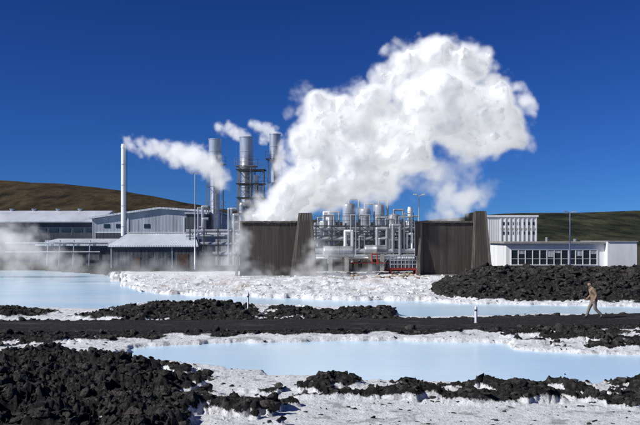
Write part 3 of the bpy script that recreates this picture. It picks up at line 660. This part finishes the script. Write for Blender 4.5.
def gridobj(name,parent,dens,mn,vox,m,iso=None):
    nx,ny,nz=dens.shape; me=bpy.data.meshes.new(name); n=dens.size
    me.vertices.add(n); at=me.attributes.new('dens','FLOAT','POINT'); at.data.foreach_set('value',dens.transpose(2,1,0).ravel().astype(np.float32))
    ob=bpy.data.objects.new(name,me); sc.collection.objects.link(ob); ob.parent=parent
    ng=bpy.data.node_groups.new(name,'GeometryNodeTree'); ng.interface.new_socket('Geometry',in_out='INPUT',socket_type='NodeSocketGeometry'); ng.interface.new_socket('Geometry',in_out='OUTPUT',socket_type='NodeSocketGeometry')
    N=ng.nodes;L=ng.links; gi=N.new('NodeGroupInput'); go=N.new('NodeGroupOutput')
    vc=N.new('GeometryNodeVolumeCube'); mx=tuple(mn[i]+vox*(dens.shape[i]-1) for i in range(3))
    vc.inputs['Min'].default_value=tuple(mn); vc.inputs['Max'].default_value=mx
    vc.inputs['Resolution X'].default_value=nx; vc.inputs['Resolution Y'].default_value=ny; vc.inputs['Resolution Z'].default_value=nz
    ps=N.new('GeometryNodeInputPosition'); sb=N.new('ShaderNodeVectorMath'); sb.operation='SUBTRACT'; L.new(ps.outputs[0],sb.inputs[0]); sb.inputs[1].default_value=tuple(mn)
    scl=N.new('ShaderNodeVectorMath'); scl.operation='SCALE'; L.new(sb.outputs[0],scl.inputs[0]); scl.inputs['Scale'].default_value=1/vox
    ad=N.new('ShaderNodeVectorMath'); ad.operation='ADD'; L.new(scl.outputs[0],ad.inputs[0]); ad.inputs[1].default_value=(.5,.5,.5)
    fl=N.new('ShaderNodeVectorMath'); fl.operation='FLOOR'; L.new(ad.outputs[0],fl.inputs[0])
    dt=N.new('ShaderNodeVectorMath'); dt.operation='DOT_PRODUCT'; L.new(fl.outputs[0],dt.inputs[0]); dt.inputs[1].default_value=(1,nx,nx*ny)
    na=N.new('GeometryNodeInputNamedAttribute'); na.data_type='FLOAT'; na.inputs['Name'].default_value='dens'
    si=N.new('GeometryNodeSampleIndex'); si.data_type='FLOAT'; si.domain='POINT'; si.clamp=True
    L.new(gi.outputs[0],si.inputs['Geometry']); L.new(na.outputs[0],si.inputs['Value'])
    r2=N.new('ShaderNodeMath'); r2.operation='ADD'; r2.inputs[1].default_value=.01; L.new(dt.outputs['Value'],r2.inputs[0]); L.new(r2.outputs[0],si.inputs['Index'])
    L.new(si.outputs[0],vc.inputs['Density']); out=vc.outputs[0]
    if iso is not None:
        vm_=N.new('GeometryNodeVolumeToMesh'); L.new(out,vm_.inputs['Volume']); vm_.inputs['Threshold'].default_value=iso
        sh=N.new('GeometryNodeSetShadeSmooth'); L.new(vm_.outputs[0],sh.inputs[0]); out=sh.outputs[0]
    sm=N.new('GeometryNodeSetMaterial'); sm.inputs['Material'].default_value=m; L.new(out,sm.inputs[0]); L.new(sm.outputs[0],go.inputs[0])
    me.materials.append(m)
    md=ob.modifiers.new('g','NODES'); md.node_group=ng
    return ob
def steam(name,puffs,d,m,vox=.2,seed=1,amp=1.0,hard=.9,halo=.5,corem=None,sizes=(4.5,2.2,1.1,.55,.28),dj=.45,grow=0,ciso=.6):
    r_=random.Random(seed); cs=[]
    for (px,py,r) in puffs:
        R=r*d/F; c=P(px,py,d+r_.uniform(-dj,dj)*R); cs.append((*c,R+grow))
    cs=np.array(cs,np.float32); pad=halo+.6*amp+.3
    mn=(cs[:,:3]-cs[:,3:]).min(0)-pad; mx=(cs[:,:3]+cs[:,3:]).max(0)+pad; dims=np.ceil((mx-mn)/vox).astype(int)+1
    gx,gy,gz=[mn[i]+vox*np.arange(dims[i],dtype=np.float32) for i in range(3)]
    pp_=np.stack(np.meshgrid(gx,gy,gz,indexing='ij'),-1).reshape(-1,3)
    K=.35; acc=np.zeros(len(pp_),np.float32)
    for c in cs:
        dd=c[3]-np.sqrt(((pp_-c[:3])**2).sum(1)); acc+=np.exp(np.clip(dd/K,-30,30))
    S=K*np.log(acc+1e-12)
    near=np.where((S>-pad)&(S<2.2*amp+.8))[0]; q=pp_[near]; off=seed*7.3; S0=S[near].copy()
    wv=np.stack([perlin3(q/3.0+off+k*11.1) for k in range(3)],1)*.9*amp; q=q+wv
    dsp=0
    for sz,a_ in zip(sizes,(1.5,.95,.55,.32,.18)):
        dsp=dsp+a_*(np.abs(perlin3(q/sz+off))*2.2-.5)
    S[near]+=amp*dsp-2.2*np.maximum(0,-S0-.35)
    wis=np.zeros(len(pp_),np.float32); wis[near]=perlin3(q/.8+33)+.6*perlin3(q/.4+13)+.8*perlin3(q/1.8+3)
    de=np.clip((S+halo*.6+halo*1.0*wis)/hard,0,1)**1.4
    e_=bpy.data.objects.new(name,None); sc.collection.objects.link(e_)
    de=de.reshape(dims); de[[0,-1]]=0; de[:,[0,-1]]=0; de[:,:,[0,-1]]=0
    gridobj('vapour',e_,de,mn,vox,m)
    if corem is not None:
        Sc=np.clip(S.reshape(dims)+.1,0,3); Sc[[0,-1]]=0; Sc[:,[0,-1]]=0; Sc[:,:,[0,-1]]=0
        gridobj('dense_core',e_,Sc,mn,vox,corem,ciso)
vh=volmat('steam_halo_glow',1.2,.5,(.96,.98,1)); vm=volmat('steam_medium_glow',1.1,.48,(.95,.97,1)); vt=volmat('steam_thin_glow',.38,.46,(.94,.97,1)); vx=volmat('mist_very_thin_glow',.22,.48,(.94,.97,1))
big=[(250,214,13),(262,205,17),(272,214,15),(284,203,23),(298,206,19),(300,184,30),(287,176,15),(318,152,35),(301,142,16),(322,118,22),(345,122,34),(352,172,34),(382,180,26),(368,100,24),(395,140,42),(392,76,20),(405,60,21),(430,58,25),(455,62,26),(480,72,22),(440,106,44),(478,120,38),(505,128,24),(520,142,16),(500,96,24),(455,146,16),(365,198,15),(332,196,20),(315,205,14),(496,148,12),(425,165,20),(508,112,22)]
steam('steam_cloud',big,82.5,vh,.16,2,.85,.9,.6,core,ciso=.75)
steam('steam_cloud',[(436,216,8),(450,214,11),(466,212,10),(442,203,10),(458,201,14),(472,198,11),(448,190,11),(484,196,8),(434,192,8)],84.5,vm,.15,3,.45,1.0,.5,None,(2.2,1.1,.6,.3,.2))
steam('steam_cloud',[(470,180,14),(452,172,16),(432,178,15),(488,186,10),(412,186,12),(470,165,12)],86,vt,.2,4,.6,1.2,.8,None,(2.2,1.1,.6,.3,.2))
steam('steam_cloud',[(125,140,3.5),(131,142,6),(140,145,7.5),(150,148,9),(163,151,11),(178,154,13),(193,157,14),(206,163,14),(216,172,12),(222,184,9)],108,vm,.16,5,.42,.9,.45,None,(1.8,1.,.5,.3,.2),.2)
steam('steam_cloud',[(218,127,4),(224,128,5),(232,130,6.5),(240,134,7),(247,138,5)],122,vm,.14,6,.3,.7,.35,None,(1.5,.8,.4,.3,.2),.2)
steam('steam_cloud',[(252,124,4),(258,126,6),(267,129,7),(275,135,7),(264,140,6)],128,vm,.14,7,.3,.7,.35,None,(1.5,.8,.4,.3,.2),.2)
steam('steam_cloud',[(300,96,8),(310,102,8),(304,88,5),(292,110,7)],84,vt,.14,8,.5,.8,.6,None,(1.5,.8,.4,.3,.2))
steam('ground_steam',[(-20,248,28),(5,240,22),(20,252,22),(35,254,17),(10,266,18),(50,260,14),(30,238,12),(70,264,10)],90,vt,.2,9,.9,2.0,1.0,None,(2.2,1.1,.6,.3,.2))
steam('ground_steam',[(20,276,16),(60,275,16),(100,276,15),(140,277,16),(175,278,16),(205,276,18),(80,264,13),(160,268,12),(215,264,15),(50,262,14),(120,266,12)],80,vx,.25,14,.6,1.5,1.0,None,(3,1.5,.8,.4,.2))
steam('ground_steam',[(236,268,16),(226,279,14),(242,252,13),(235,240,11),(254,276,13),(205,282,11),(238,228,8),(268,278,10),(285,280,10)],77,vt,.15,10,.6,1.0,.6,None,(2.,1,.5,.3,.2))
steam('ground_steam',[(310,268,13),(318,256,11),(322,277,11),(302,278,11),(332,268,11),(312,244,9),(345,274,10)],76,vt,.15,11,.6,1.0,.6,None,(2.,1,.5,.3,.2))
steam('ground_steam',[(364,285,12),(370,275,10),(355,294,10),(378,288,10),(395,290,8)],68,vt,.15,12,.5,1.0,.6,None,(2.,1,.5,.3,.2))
# ---------------------------------------------------------------- world, sun, camera
EL,AZ=math.radians(37),math.radians(-112)
w=bpy.data.worlds.new('World'); sc.world=w; w.use_nodes=True; nt=w.node_tree; N=nt.nodes;L=nt.links
bg=N['Background']; sk=N.new('ShaderNodeTexSky'); sk.sky_type='NISHITA'; sk.sun_disc=False; sk.sun_elevation=EL; sk.sun_rotation=AZ; sk.air_density=1.0; sk.dust_density=.1; sk.ozone_density=4
tcw=N.new('ShaderNodeTexCoord'); va=N.new('ShaderNodeVectorMath'); va.operation='ADD'; va.inputs[1].default_value=(0,0,.07); L.new(tcw.outputs['Generated'],va.inputs[0])
vnm=N.new('ShaderNodeVectorMath'); vnm.operation='NORMALIZE'; L.new(va.outputs[0],vnm.inputs[0]); L.new(vnm.outputs[0],sk.inputs[0])
m1=N.new('ShaderNodeVectorMath'); m1.operation='SCALE'; m1.inputs['Scale'].default_value=.07; L.new(sk.outputs[0],m1.inputs[0])
g1=N.new('ShaderNodeGamma'); g1.inputs[1].default_value=1.9; L.new(m1.outputs[0],g1.inputs[0])
m2=N.new('ShaderNodeVectorMath'); m2.operation='MULTIPLY'; m2.inputs[1].default_value=(10,15.5,24.5); L.new(g1.outputs[0],m2.inputs[0])
L.new(m2.outputs[0],bg.inputs[0]); bg.inputs[1].default_value=.1
sd=bpy.data.lights.new('sun','SUN'); sd.energy=5.0; sd.angle=math.radians(.5); sd.color=(1,.975,.935)
so=bpy.data.objects.new('sun',sd); sc.collection.objects.link(so)
dirv=Vector((math.sin(AZ)*math.cos(EL),math.cos(AZ)*math.cos(EL),math.sin(EL))); so.rotation_euler=dirv.to_track_quat('Z','Y').to_euler()
cam=bpy.data.cameras.new('camera'); co=bpy.data.objects.new('camera',cam); sc.collection.objects.link(co)
co.location=(0,0,CH); co.rotation_euler=(math.radians(90),0,0); cam.lens=50; cam.sensor_width=36; cam.shift_y=(HZ-212.5)/640; cam.clip_end=20000; cam.clip_start=.1
sc.camera=co
sc.view_settings.view_transform='Standard'; sc.view_settings.look='None'; sc.view_settings.exposure=0
